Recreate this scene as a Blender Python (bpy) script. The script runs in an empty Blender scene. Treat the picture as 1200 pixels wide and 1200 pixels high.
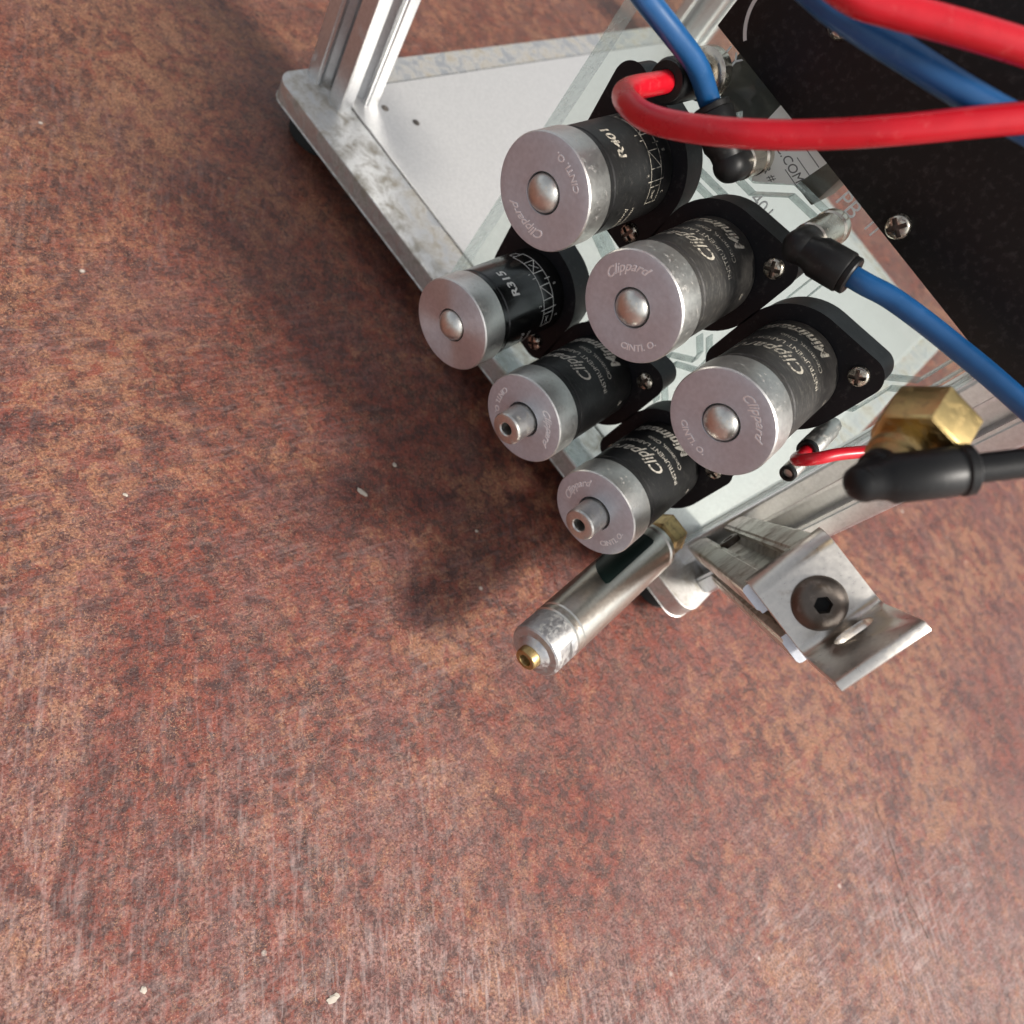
import bpy, bmesh, math, random
from mathutils import Vector, Matrix

random.seed(7)
sc = bpy.context.scene
S = 0.001                      # the scene is written in millimetres, built in metres
R = math.radians

# ------------------------------------------------------------------ camera, sky, sun, exposure
cam_d = bpy.data.cameras.new('camera')
cam = bpy.data.objects.new('camera', cam_d)
sc.collection.objects.link(cam)
M = Matrix(((0.60193, -0.79742, 0.04247), (0.64338, 0.45278, -0.61730), (0.47302, 0.39889, 0.78558)))
cam.matrix_world = Matrix.Translation((0, 0, 0.210)) @ M.to_quaternion().to_matrix().to_4x4()
cam_d.sensor_width = 36
cam_d.lens = 27.07
cam_d.clip_start = 0.005
cam_d.clip_end = 200
cam_d.dof.use_dof = True
cam_d.dof.focus_distance = 0.182
cam_d.dof.aperture_fstop = 17
cam_d.dof.aperture_blades = 0
sc.camera = cam

SUN_EL, SUN_AZ = R(49), R(82)          # azimuth from +Y towards +X
w = bpy.data.worlds.new("World")
sc.world = w
w.use_nodes = True
wn, wl = w.node_tree.nodes, w.node_tree.links
sky = wn.new('ShaderNodeTexSky')
sky.sky_type = 'NISHITA'
sky.sun_disc = False
sky.sun_elevation = SUN_EL
sky.sun_rotation = SUN_AZ
sky.dust_density = 4.0
sky.air_density = 1.0
hs = wn.new('ShaderNodeHueSaturation')
hs.inputs['Saturation'].default_value = 0.25
wl.new(sky.outputs[0], hs.inputs['Color'])
wl.new(hs.outputs[0], wn['Background'].inputs[0])
wn['Background'].inputs[1].default_value = 0.14

sun_d = bpy.data.lights.new('sun', 'SUN')
sun_d.energy = 3.7
sun_d.angle = R(11)
sun_d.color = (1.0, 0.94, 0.86)
sun = bpy.data.objects.new('sun', sun_d)
sc.collection.objects.link(sun)
sd = Vector((math.cos(SUN_EL) * math.sin(SUN_AZ), math.cos(SUN_EL) * math.cos(SUN_AZ), math.sin(SUN_EL)))
sun.rotation_euler = sd.to_track_quat('Z', 'Y').to_euler()
sun.location = sd * 2

sc.view_settings.view_transform = 'Standard'
sc.view_settings.look = 'None'
sc.view_settings.gamma = 1
sc.view_settings.exposure = 0.34

# ------------------------------------------------------------------ helpers
COL = sc.collection


def tag(o, label=None, cat=None, group=None, kind=None):
    if label: o['label'] = label
    if cat: o['category'] = cat
    if group: o['group'] = group
    if kind: o['kind'] = kind
    return o


def empty(name, loc=(0, 0, 0), label=None, cat=None, group=None, rot=None):
    o = bpy.data.objects.new(name, None)
    o.empty_display_size = 0.005
    o.location = Vector(loc) * S
    if rot: o.rotation_euler = rot
    COL.objects.link(o)
    return tag(o, label, cat, group)


def obj(name, bm, mat, parent=None, loc=(0, 0, 0), smooth=None, mats=None):
    """bm in millimetres -> one mesh object in metres"""
    bmesh.ops.recalc_face_normals(bm, faces=bm.faces)
    bmesh.ops.scale(bm, vec=(S, S, S), verts=bm.verts)
    me = bpy.data.meshes.new(name)
    bm.to_mesh(me)
    bm.free()
    for m in (mats or [mat]):
        me.materials.append(m)
    if smooth is not None:
        for p in me.polygons: p.use_smooth = True
        try:
            me.set_sharp_from_angle(angle=R(smooth))
        except Exception:
            pass
    o = bpy.data.objects.new(name, me)
    o.location = Vector(loc) * S
    COL.objects.link(o)
    if parent: o.parent = parent
    return o


def copy_tree(o, parent=None):
    c = o.copy()
    COL.objects.link(c)
    if parent: c.parent = parent
    for ch in list(o.children):
        copy_tree(ch, c)
    return c


def box(bm, x0, x1, y0, y1, z0, z1, bev=0.0, seg=2):
    r = bmesh.ops.create_cube(bm, size=1)
    vs = r['verts']
    for v in vs:
        v.co = Vector((x0 if v.co.x < 0 else x1, y0 if v.co.y < 0 else y1, z0 if v.co.z < 0 else z1))
    if bev:
        es = list({e for v in vs for e in v.link_edges})
        bmesh.ops.bevel(bm, geom=es, offset=bev, segments=seg, profile=0.5, affect='EDGES')
    return bm


def frame_for(axis):
    a = Vector(axis).normalized()
    h = Vector((0, 0, 1)) if abs(a.z) < 0.9 else Vector((1, 0, 0))
    u = h.cross(a).normalized()
    return u, a.cross(u).normalized(), a


def lathe(bm, prof, o=(0, 0, 0), axis=(0, -1, 0), n=48, cap0=True, cap1=True):
    """prof: list of (radius, distance along axis)"""
    u, v, a = frame_for(axis)
    o = Vector(o)
    rings = []
    for r, d in prof:
        if r < 1e-6:
            rings.append([bm.verts.new(o + a * d)])
        else:
            rings.append([bm.verts.new(o + a * d + (u * math.cos(t) + v * math.sin(t)) * r)
                          for t in (2 * math.pi * i / n for i in range(n))])
    for A, B in zip(rings, rings[1:]):
        if len(A) == 1 and len(B) == 1: continue
        for i in range(n):
            j = (i + 1) % n
            if len(A) == 1: bm.faces.new((A[0], B[i], B[j]))
            elif len(B) == 1: bm.faces.new((A[i], A[j], B[0]))
            else: bm.faces.new((A[i], A[j], B[j], B[i]))
    if cap0 and len(rings[0]) > 1: bm.faces.new(rings[0])
    if cap1 and len(rings[-1]) > 1: bm.faces.new(rings[-1])
    return bm


def prism(bm, pts, o, u, v, w):
    """polygon pts (a,b) in plane u,v at o, extruded by vector w"""
    o, u, v, w = Vector(o), Vector(u), Vector(v), Vector(w)
    A = [bm.verts.new(o + u * a + v * b) for a, b in pts]
    B = [bm.verts.new(o + u * a + v * b + w) for a, b in pts]
    f = bm.faces.new(A); g = bm.faces.new(B)
    n = len(pts)
    for i in range(n):
        j = (i + 1) % n
        bm.faces.new((A[i], A[j], B[j], B[i]))
    return f, g


def rounded(x0, x1, y0, y1, r, n=6):
    out = []
    for cx, cy, t0 in ((x1 - r, y1 - r, 0), (x0 + r, y1 - r, 90), (x0 + r, y0 + r, 180), (x1 - r, y0 + r, 270)):
        for i in range(n + 1):
            t = R(t0 + 90 * i / n)
            out.append((cx + r * math.cos(t), cy + r * math.sin(t)))
    return out


def bevel_sharp(bm, off, ang=40, seg=2):
    bm.normal_update()
    es = [e for e in bm.edges if len(e.link_faces) == 2 and e.calc_face_angle(0) > R(ang)]
    bmesh.ops.bevel(bm, geom=es, offset=off, segments=seg, profile=0.5, affect='EDGES')


def catmull(pts, sub=14):
    P = [Vector(p) for p in pts]
    P = [P[0] * 2 - P[1]] + P + [P[-1] * 2 - P[-2]]
    out = []
    for i in range(1, len(P) - 2):
        p0, p1, p2, p3 = P[i - 1:i + 3]
        for k in range(sub):
            t = k / sub
            out.append(0.5 * ((2 * p1) + (p2 - p0) * t + (2 * p0 - 5 * p1 + 4 * p2 - p3) * t * t + (3 * p1 - p0 - 3 * p2 + p3) * t ** 3))
    out.append(P[-2])
    return out


def tube(bm, pts, r, n=24, sub=14, cap=True):
    C = catmull(pts, sub)
    rings = []
    up = None
    for i, c in enumerate(C):
        t = (C[min(i + 1, len(C) - 1)] - C[max(i - 1, 0)]).normalized()
        if up is None:
            up = frame_for(t)[0]
        up = (up - t * up.dot(t)).normalized()
        s = t.cross(up)
        rings.append([bm.verts.new(c + (up * math.cos(a) + s * math.sin(a)) * r) for a in (2 * math.pi * k / n for k in range(n))])
    for A, B in zip(rings, rings[1:]):
        for i in range(n):
            j = (i + 1) % n
            bm.faces.new((A[i], A[j], B[j], B[i]))
    if cap:
        bm.faces.new(rings[0]); bm.faces.new(rings[-1])
    return bm


def boolean_diff(bm_a, bm_b):
    objs = []
    for b in (bm_a, bm_b):
        bmesh.ops.recalc_face_normals(b, faces=b.faces)
        me = bpy.data.meshes.new('tmp'); b.to_mesh(me); b.free()
        o = bpy.data.objects.new('tmp', me); COL.objects.link(o); objs.append(o)
    m = objs[0].modifiers.new('b', 'BOOLEAN')
    m.operation = 'DIFFERENCE'; m.object = objs[1]; m.solver = 'EXACT'
    bpy.context.view_layer.update()
    dg = bpy.context.evaluated_depsgraph_get()
    out = bmesh.new()
    out.from_mesh(objs[0].evaluated_get(dg).to_mesh())
    for o in objs:
        me = o.data
        bpy.data.objects.remove(o); bpy.data.meshes.remove(me)
    return out


def text_bm(s, size, shear=0.0, extrude=0.0, bev=0.0, offset=0.0, spacing=1.0, align='LEFT', sx=1.0, step=None):
    """text as a bmesh in the XY plane, millimetres"""
    c = bpy.data.curves.new('tmp', 'FONT')
    c.body = s; c.size = size; c.shear = shear; c.extrude = extrude; c.bevel_depth = bev
    c.bevel_resolution = 1
    c.offset = offset; c.space_character = spacing; c.align_x = align; c.resolution_u = 3
    o = bpy.data.objects.new('tmp', c); COL.objects.link(o)
    bpy.context.view_layer.update()
    dg = bpy.context.evaluated_depsgraph_get()
    bm = bmesh.new(); bm.from_mesh(o.evaluated_get(dg).to_mesh())
    bpy.data.objects.remove(o); bpy.data.curves.remove(c)
    if sx != 1.0: bmesh.ops.scale(bm, vec=(sx, 1, 1), verts=bm.verts)
    if step and bm.verts:
        a = min(v.co.x for v in bm.verts); b = max(v.co.x for v in bm.verts)
        x = a + step
        while x < b:
            bmesh.ops.bisect_plane(bm, geom=bm.verts[:] + bm.edges[:] + bm.faces[:], plane_co=(x, 0, 0), plane_no=(1, 0, 0))
            x += step
    return bm


def join_into(dst, src):
    me = bpy.data.meshes.new('tmp'); src.to_mesh(me); src.free()
    dst.from_mesh(me); bpy.data.meshes.remove(me)


def strokes(bm, lines, wd):
    """flat ribbons in the XY plane along polylines"""
    for L in lines:
        for (ax, ay), (bx, by) in zip(L, L[1:]):
            d = Vector((bx - ax, by - ay)); ln = d.length
            if ln < 1e-6: continue
            d /= ln
            m = max(1, int(ln / 0.8))
            nrm = Vector((-d.y, d.x)) * wd / 2
            prev = None
            for i in range(m + 1):
                p = Vector((ax, ay)) + d * (ln * i / m)
                if i == 0: p -= d * wd * .4
                if i == m: p += d * wd * .4
                q = (bm.verts.new((p.x + nrm.x, p.y + nrm.y, 0)), bm.verts.new((p.x - nrm.x, p.y - nrm.y, 0)))
                if prev: bm.faces.new((prev[0], prev[1], q[1], q[0]))
                prev = q
    return bm


# ------------------------------------------------------------------ materials
def new_mat(name):
    m = bpy.data.materials.new(name); m.use_nodes = True
    nt = m.node_tree
    return m, nt.nodes, nt.links, nt.nodes['Principled BSDF']


def coords(n, l, scale=(1, 1, 1), rot=(0, 0, 0), kind='Object'):
    tc = n.new('ShaderNodeTexCoord'); mp = n.new('ShaderNodeMapping')
    mp.inputs['Scale'].default_value = scale; mp.inputs['Rotation'].default_value = rot
    l.new(tc.outputs[kind], mp.inputs['Vector'])
    return mp.outputs[0]


def noise(n, l, vec, scale, detail=4, rough=0.55, dist=0.0):
    t = n.new('ShaderNodeTexNoise'); t.inputs['Scale'].default_value = scale
    t.inputs['Detail'].default_value = detail; t.inputs['Roughness'].default_value = rough
    t.inputs['Distortion'].default_value = dist
    l.new(vec, t.inputs['Vector'])
    return t.outputs['Fac']


def ramp(n, l, fac, stops):
    r = n.new('ShaderNodeValToRGB')
    e = r.color_ramp.elements
    while len(e) < len(stops): e.new(0.5)
    for el, (p, c) in zip(e, stops):
        el.position = p
        el.color = (c, c, c, 1) if isinstance(c, (int, float)) else (*c, 1)
    l.new(fac, r.inputs[0])
    return r.outputs[0]


def mixc(n, l, fac, a, b, blend='MIX'):
    m = n.new('ShaderNodeMix'); m.data_type = 'RGBA'; m.blend_type = blend
    for sock, val in ((m.inputs[0], fac), (m.inputs[6], a), (m.inputs[7], b)):
        if isinstance(val, (int, float)): sock.default_value = val
        elif isinstance(val, tuple): sock.default_value = (*val, 1)
        else: l.new(val, sock)
    return m.outputs[2]


def mathn(n, l, op, a, b=None):
    m = n.new('ShaderNodeMath'); m.operation = op
    for s, val in zip(m.inputs, (a, b)):
        if val is None: continue
        if isinstance(val, (int, float)): s.default_value = val
        else: l.new(val, s)
    return m.outputs[0]


def bump(n, l, h, b, strength=0.3, dist=0.0001):
    t = n.new('ShaderNodeBump'); t.inputs['Strength'].default_value = strength; t.inputs['Distance'].default_value = dist
    l.new(h, t.inputs['Height']); l.new(t.outputs[0], b.inputs['Normal'])


def metal(name, col, rough=0.35, dirt=None, dirt_amt=0.5, dirt_scale=180, streak=None, streak_scale=(1, 1, 1), aniso=None, bstr=0.15, dirt_rough=0.6, mtl=1.0):
    m, n, l, b = new_mat(name)
    b.inputs['Metallic'].default_value = mtl
    v = coords(n, l)
    f = noise(n, l, v, 900, 3)
    base = mixc(n, l, ramp(n, l, f, [(0.35, 0), (0.7, 1)]), tuple(c * .88 for c in col), col)
    ro = mathn(n, l, 'MULTIPLY_ADD', f, 0.14)
    ro.node.inputs[2].default_value = rough - 0.07
    if dirt:
        d1 = noise(n, l, v, dirt_scale, 7, 0.68, 0.4)
        msk = ramp(n, l, d1, [(0.62 - 0.3 * dirt_amt, 0), (0.78 - 0.25 * dirt_amt, 1)])
        base = mixc(n, l, msk, base, dirt)
        l.new(mathn(n, l, 'SUBTRACT', 1.0, mathn(n, l, 'MULTIPLY', msk, 0.75)), b.inputs['Metallic'])
        mx = n.new('ShaderNodeMix'); l.new(msk, mx.inputs[0]); l.new(ro, mx.inputs[2]); mx.inputs[3].default_value = dirt_rough
        ro = mx.outputs[0]
    l.new(base, b.inputs['Base Color']); l.new(ro, b.inputs['Roughness'])
    sv = coords(n, l, streak_scale if streak else (1, 1, 1))
    hh = noise(n, l, sv, streak or 1400, 3)
    if aniso:
        wv = n.new('ShaderNodeTexWave'); wv.wave_type = 'RINGS'; wv.rings_direction = 'Y'
        wv.inputs['Scale'].default_value = 620; wv.inputs['Distortion'].default_value = 0.6; wv.inputs['Detail'].default_value = 2
        l.new(v, wv.inputs['Vector'])
        hh = mathn(n, l, 'ADD', hh, mathn(n, l, 'MULTIPLY', wv.outputs['Fac'], 0.8))
    bump(n, l, hh, b, bstr, 0.00005)
    if aniso:
        b.inputs['Anisotropic'].default_value = aniso[0]
        tg = n.new('ShaderNodeTangent'); tg.direction_type = 'RADIAL'; tg.axis = aniso[1]
        b.inputs['Anisotropic Rotation'].default_value = 0.25
        l.new(tg.outputs[0], b.inputs['Tangent'])
    return m


def plastic(name, col, rough=0.4, wear=None, wear_amt=0.3, wscale=(400, 400, 400), bstr=0.1, spec=0.5, nsc=1500):
    m, n, l, b = new_mat(name)
    b.inputs['Roughness'].default_value = rough
    b.inputs['Specular IOR Level'].default_value = spec
    v = coords(n, l)
    base = col
    f = noise(n, l, v, 220, 5)
    base = mixc(n, l, f, tuple(c * .8 for c in col), tuple(min(1, c * 1.2) for c in col))
    if wear:
        wv = coords(n, l, wscale)
        msk = ramp(n, l, noise(n, l, wv, 1.0, 6, 0.7), [(0.6 - 0.15 * wear_amt, 0), (0.8 - 0.1 * wear_amt, 1)])
        base = mixc(n, l, mathn(n, l, 'MULTIPLY', msk, 0.75), base, wear)
    l.new(base, b.inputs['Base Color'])
    l.new(mathn(n, l, 'ADD', mathn(n, l, 'MULTIPLY', f, 0.2), rough - 0.1), b.inputs['Roughness'])
    bump(n, l, noise(n, l, v, nsc, 4), b, bstr, 0.0001)
    return m


MAT = {}
MAT['cap'] = metal('turned aluminium', (0.60, 0.63, 0.68), 0.44, None, 0.12, 260, 900, (1, 1, 1), (0.6, 'Y'), 0.12, 0.6, 0.55)
MAT['cap_bright'] = metal('bright turned aluminium', (0.66, 0.67, 0.70), 0.42, None, 0.02, 300, 900, (1, 1, 1), (0.97, 'Y'), 0.04, 0.6, 0.85)
MAT['cap_side'] = metal('tumbled aluminium rim', (0.72, 0.71, 0.68), 0.45, (0.50, 0.47, 0.42), 0.15, 700, 1500, (1, 1, 1), None, 0.35)
MAT['ball'] = metal('cloudy steel ball', (0.70, 0.69, 0.64), 0.33, (0.46, 0.42, 0.34), 0.2, 700)
MAT['plunger'] = metal('steel plunger', (0.66, 0.65, 0.61), 0.36, (0.40, 0.37, 0.32), 0.3, 600, mtl=0.7)
MAT['stamp'] = metal('stamped edge', (0.92, 0.92, 0.92), 0.3, mtl=0.35)
MAT['sleeve'] = plastic('black painted sleeve', (0.012, 0.012, 0.012), 0.46, (0.10, 0.095, 0.085), 0.25, (500, 1500, 500), 0.25, 0.35)
MAT['sleeve_worn'] = plastic('worn black sleeve', (0.028, 0.026, 0.024), 0.5, (0.15, 0.14, 0.12), 0.55, (300, 1600, 500), 0.35)
MAT['sleeve_gloss'] = plastic('glossy black sleeve', (0.006, 0.006, 0.006), 0.2, (0.05, 0.045, 0.04), 0.1, (400, 900, 400), 0.05)
MAT['flange'] = plastic('black moulded flange', (0.009, 0.009, 0.011), 0.5, (0.06, 0.058, 0.055), 0.2, (600, 600, 600), 0.25, 0.25)
MAT['black'] = plastic('black plastic', (0.009, 0.009, 0.009), 0.42, (0.05, 0.05, 0.046), 0.15, (500, 500, 500), 0.15, 0.3)
MAT['blackbox'] = plastic('black control panel', (0.004, 0.004, 0.004), 0.5, (0.05, 0.045, 0.045), 0.5, (700, 700, 700), 0.15, 0.35)
MAT['rubber'] = plastic('black rubber', (0.014, 0.017, 0.016), 0.75)
MAT['screw'] = metal('plated screw', (0.62, 0.57, 0.48), 0.24, (0.12, 0.09, 0.06), 0.35, 700)
MAT['dark_steel'] = metal('blackened steel', (0.16, 0.135, 0.115), 0.42, (0.22, 0.19, 0.16), 0.3, 400)
MAT['void'] = plastic('dark recess', (0.004, 0.004, 0.004), 0.7)
MAT['alu_dirty'] = metal('stained aluminium plate', (0.76, 0.75, 0.72), 0.42, (0.31, 0.28, 0.23), 0.62, 140, 1100, (1, 1, 1), None, 0.35, 0.5)
MAT['alu_sheet'] = metal('brushed aluminium sheet', (0.70, 0.685, 0.66), 0.34, None, 0.12, 260, 900, (0.2, 2, 1), None, 0.3, 0.5, 0.62)
MAT['alu_ext'] = metal('anodised extrusion', (0.80, 0.81, 0.82), 0.40, (0.58, 0.58, 0.56), 0.12, 160, 900, (4, 4, 0.1), None, 0.12)
MAT['alu_old'] = metal('weathered extrusion', (0.70, 0.67, 0.60), 0.44, (0.30, 0.26, 0.20), 0.5, 120, 700, (1, 1, 1), None, 0.3)
MAT['alu_cut'] = metal('sawn aluminium end', (0.72, 0.74, 0.78), 0.55, None, 0, 100, 1800, (1, 1, 1), None, 0.9)
MAT['stainless'] = metal('brushed stainless', (0.68, 0.64, 0.58), 0.30, (0.40, 0.35, 0.28), 0.2, 150, 1200, (6, 0.4, 0.4), None, 0.25)
MAT['barrel'] = metal('polished stainless barrel', (0.72, 0.69, 0.62), 0.32, None, 0.3, 500, 300, (1, 0.05, 1), None, 0.02)
MAT['corroded'] = metal('corroded cast end', (0.58, 0.58, 0.58), 0.4, (0.44, 0.43, 0.40), 0.5, 800, 900, (1, 1, 1), None, 0.6)
MAT['brass'] = metal('brass', (0.66, 0.49, 0.21), 0.34, (0.34, 0.23, 0.09), 0.35, 500)
MAT['brass_old'] = metal('tarnished brass', (0.50, 0.36, 0.16), 0.36, (0.24, 0.17, 0.08), 0.4, 700)
MAT['nickel'] = metal('nickel plating', (0.66, 0.60, 0.50), 0.24, (0.30, 0.25, 0.17), 0.2, 400)
MAT['blue'] = plastic('blue tubing', (0.008, 0.075, 0.215), 0.36, (0.05, 0.13, 0.27), 0.15, (300, 300, 300), 0.05)
MAT['red'] = plastic('red tubing', (0.50, 0.006, 0.016), 0.3, (0.60, 0.10, 0.10), 0.1, (300, 300, 300), 0.04)
MAT['paper'] = plastic('white paper label', (0.78, 0.78, 0.76), 0.6)
MAT['ink'] = plastic('grey ink', (0.12, 0.12, 0.12), 0.6)
MAT['grey_block'] = plastic('dark grey block', (0.060, 0.055, 0.052), 0.5, (0.12, 0.11, 0.10), 0.3, (90, 90, 90), 0.1)
MAT['brown_block'] = plastic('brown grey block', (0.09, 0.075, 0.06), 0.5, (0.14, 0.12, 0.10), 0.3, (90, 90, 90), 0.1)
MAT['white_print'] = plastic('white print', (0.55, 0.52, 0.48), 0.5)
MAT['flake'] = plastic('pale flake', (0.42, 0.37, 0.31), 0.8)
MAT['crack'] = plastic('dirt filled crack', (0.055, 0.032, 0.022), 0.8)
MAT['green_band'] = plastic('dark green band', (0.010, 0.022, 0.018), 0.35)


def print_mat(name, col, keep):
    m, n, l, b = new_mat(name)
    v = coords(n, l)
    f = ramp(n, l, noise(n, l, v, 900, 5, 0.7), [(keep, 0), (keep + 0.14, 1)])
    l.new(mixc(n, l, f, (0.02, 0.02, 0.02), col), b.inputs['Base Color'])
    b.inputs['Roughness'].default_value = 0.5
    return m


MAT['print'] = print_mat('faded silver print', (0.56, 0.52, 0.45), 0.34)
MAT['print_worn'] = print_mat('worn silver print', (0.48, 0.44, 0.36), 0.38)
MAT['print_white'] = print_mat('white print on sleeve', (0.70, 0.69, 0.66), 0.20)


def acrylic_mat(name, tint, gloss=0.04, edge=False):
    m, n, l, b = new_mat(name)
    n.remove(b)
    out = n['Material Output']
    tr = n.new('ShaderNodeBsdfTransparent'); tr.inputs[0].default_value = (*tint, 1)
    gl = n.new('ShaderNodeBsdfGlossy'); gl.inputs['Roughness'].default_value = gloss
    fr = n.new('ShaderNodeFresnel')
    geo = n.new('ShaderNodeNewGeometry')
    ior = n.new('ShaderNodeMapRange'); ior.inputs[3].default_value = 1.49; ior.inputs[4].default_value = 1 / 1.49
    l.new(geo.outputs['Backfacing'], ior.inputs[0]); l.new(ior.outputs[0], fr.inputs[0])
    mx = n.new('ShaderNodeMixShader')
    l.new(fr.outputs[0], mx.inputs[0]); l.new(tr.outputs[0], mx.inputs[1]); l.new(gl.outputs[0], mx.inputs[2])
    res = mx.outputs[0]
    v = coords(n, l)
    df = n.new('ShaderNodeBsdfDiffuse'); df.inputs[0].default_value = (0.62, 0.68, 0.66, 1) if not edge else (0.62, 0.66, 0.66, 1)
    haze = ramp(n, l, noise(n, l, v, 70 if not edge else 240, 6, 0.65), [(0.38, 0.003 if not edge else 0.10), (0.8, 0.045 if not edge else 0.5)])
    m2 = n.new('ShaderNodeMixShader')
    l.new(haze, m2.inputs[0]); l.new(res, m2.inputs[1]); l.new(df.outputs[0], m2.inputs[2])
    l.new(m2.outputs[0], out.inputs[0])
    return m


MAT['acrylic'] = acrylic_mat('clear acrylic', (0.95, 0.99, 0.968))
MAT['acrylic_edge'] = acrylic_mat('acrylic edge', (0.72, 0.76, 0.77), 0.12, True)
MAT['channel'] = acrylic_mat('milled channel wall', (0.86, 0.90, 0.89), 0.15, True)
MAT['engrave'] = plastic('frosted engraving', (0.70, 0.72, 0.72), 0.7)


def translucent_mat(name, col, amt):
    m, n, l, b = new_mat(name)
    b.inputs['Base Color'].default_value = (*col, 1); b.inputs['Roughness'].default_value = 0.7
    t = n.new('ShaderNodeBsdfTranslucent'); t.inputs[0].default_value = (*col, 1)
    mx = n.new('ShaderNodeMixShader'); mx.inputs[0].default_value = amt
    l.new(b.outputs[0], mx.inputs[1]); l.new(t.outputs[0], mx.inputs[2]); l.new(mx.outputs[0], n['Material Output'].inputs[0])
    return m


MAT['paper'] = translucent_mat('thin white paper', (0.88, 0.88, 0.86), 0.5)
MAT['engrave'] = translucent_mat('frosted engraving', (0.92, 0.93, 0.93), 0.55)


def floor_mat():
    m, n, l, b = new_mat('worn red painted concrete')
    v = coords(n, l)
    # brown dust and painted shade on one side, rubbed paint and painted sheen opposite
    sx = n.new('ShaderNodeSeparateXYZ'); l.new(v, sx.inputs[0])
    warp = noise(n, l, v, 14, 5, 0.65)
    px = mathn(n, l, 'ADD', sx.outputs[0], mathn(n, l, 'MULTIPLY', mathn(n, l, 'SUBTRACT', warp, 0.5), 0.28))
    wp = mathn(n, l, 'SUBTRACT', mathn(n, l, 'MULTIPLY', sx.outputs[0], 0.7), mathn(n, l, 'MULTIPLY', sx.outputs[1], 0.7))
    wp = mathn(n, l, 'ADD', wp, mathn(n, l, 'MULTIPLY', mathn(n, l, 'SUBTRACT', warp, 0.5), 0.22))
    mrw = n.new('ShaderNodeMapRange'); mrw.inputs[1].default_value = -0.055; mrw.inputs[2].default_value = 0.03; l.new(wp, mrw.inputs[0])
    worn = mrw.outputs[0]  # rubbed paint, with the pale sky sheen painted in as grey
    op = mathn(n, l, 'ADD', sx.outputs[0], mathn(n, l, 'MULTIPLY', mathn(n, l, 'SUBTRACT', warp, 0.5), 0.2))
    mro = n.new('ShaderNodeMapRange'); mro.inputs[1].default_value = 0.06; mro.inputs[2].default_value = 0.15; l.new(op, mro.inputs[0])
    sunlit_tan = mathn(n, l, 'MULTIPLY', mro.outputs[0], mathn(n, l, 'SUBTRACT', 1.0, worn))  # extra tan paints sunlight into the floor colour here
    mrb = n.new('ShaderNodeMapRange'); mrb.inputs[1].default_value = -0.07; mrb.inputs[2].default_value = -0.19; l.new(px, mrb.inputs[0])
    brown = mrb.outputs[0]  # dusty brown that also paints the broad shade into the colour
    # the paint: deep oxide red, mottled
    big = noise(n, l, v, 11, 5, 0.6, 0.3)
    mid = noise(n, l, v, 75, 6, 0.62, 0.5)
    isl = noise(n, l, v, 240, 5, 0.62, 0.4)
    fine = noise(n, l, v, 700, 6, 0.7, 0.2)
    grain = noise(n, l, v, 1500, 4, 0.7)
    micro = noise(n, l, v, 620, 5, 0.72, 0.5)
    mic2 = noise(n, l, v, 1100, 3, 0.65, 0.3)
    multi = mathn(n, l, 'ADD', mathn(n, l, 'MULTIPLY', micro, 0.45), mathn(n, l, 'ADD', mathn(n, l, 'MULTIPLY', isl, 0.35), mathn(n, l, 'MULTIPLY', mid, 0.20)))
    hard = ramp(n, l, multi, [(0.43, 0), (0.56, 1)])
    red = mixc(n, l, hard, (0.026, 0.005, 0.003), (0.190, 0.030, 0.013))
    purple = ramp(n, l, noise(n, l, v, 34, 6, 0.68, 0.2), [(0.46, 0), (0.60, 1)])
    red = mixc(n, l, mathn(n, l, 'MULTIPLY', purple, 0.5), red, mixc(n, l, ramp(n, l, mic2, [(0.40, 0), (0.60, 1)]), (0.050, 0.016, 0.013), (0.23, 0.095, 0.080)))
    red = mixc(n, l, ramp(n, l, isl, [(0.36, 0.75), (0.47, 0)]), red, (0.055, 0.010, 0.007))
    # tan concrete showing through: a broken web round small islands of paint, always speckled
    a1 = mathn(n, l, 'MULTIPLY', big, 0.85)
    a2 = mathn(n, l, 'MULTIPLY', mid, 0.50)
    a3 = mathn(n, l, 'MULTIPLY', isl, 0.40)
    a4 = mathn(n, l, 'MULTIPLY', fine, 0.37)
    comb = mathn(n, l, 'ADD', mathn(n, l, 'ADD', a1, a2), mathn(n, l, 'ADD', a3, a4))
    comb = mathn(n, l, 'ADD', comb, mathn(n, l, 'ADD', mathn(n, l, 'MULTIPLY', brown, 0.03), mathn(n, l, 'MULTIPLY', sunlit_tan, 0.05)))
    tan_m = ramp(n, l, mathn(n, l, 'MULTIPLY', comb, 0.5), [(0.536, 0), (0.562, 0.6), (0.595, 1)])
    blob = ramp(n, l, noise(n, l, v, 165, 2.5, 0.5, 0.9), [(0.49, 1), (0.54, 0.12)])
    tan_m = mathn(n, l, 'MULTIPLY', tan_m, blob)
    tan_m = mathn(n, l, 'MULTIPLY', tan_m, ramp(n, l, mic2, [(0.38, 0.25), (0.58, 0.95)]))
    tan = mixc(n, l, ramp(n, l, grain, [(0.38, 0), (0.62, 1)]), (0.120, 0.048, 0.022), (0.42, 0.195, 0.098))
    col = mixc(n, l, tan_m, red, tan)
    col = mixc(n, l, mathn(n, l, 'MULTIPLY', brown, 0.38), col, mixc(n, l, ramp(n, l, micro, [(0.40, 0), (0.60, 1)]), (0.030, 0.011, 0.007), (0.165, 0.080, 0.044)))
    wm = mathn(n, l, 'MULTIPLY', worn, ramp(n, l, noise(n, l, v, 190, 6, 0.7, 0.3), [(0.43, 0.05), (0.58, 0.62)]))  # rubbed paint together with the painted sky sheen
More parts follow.
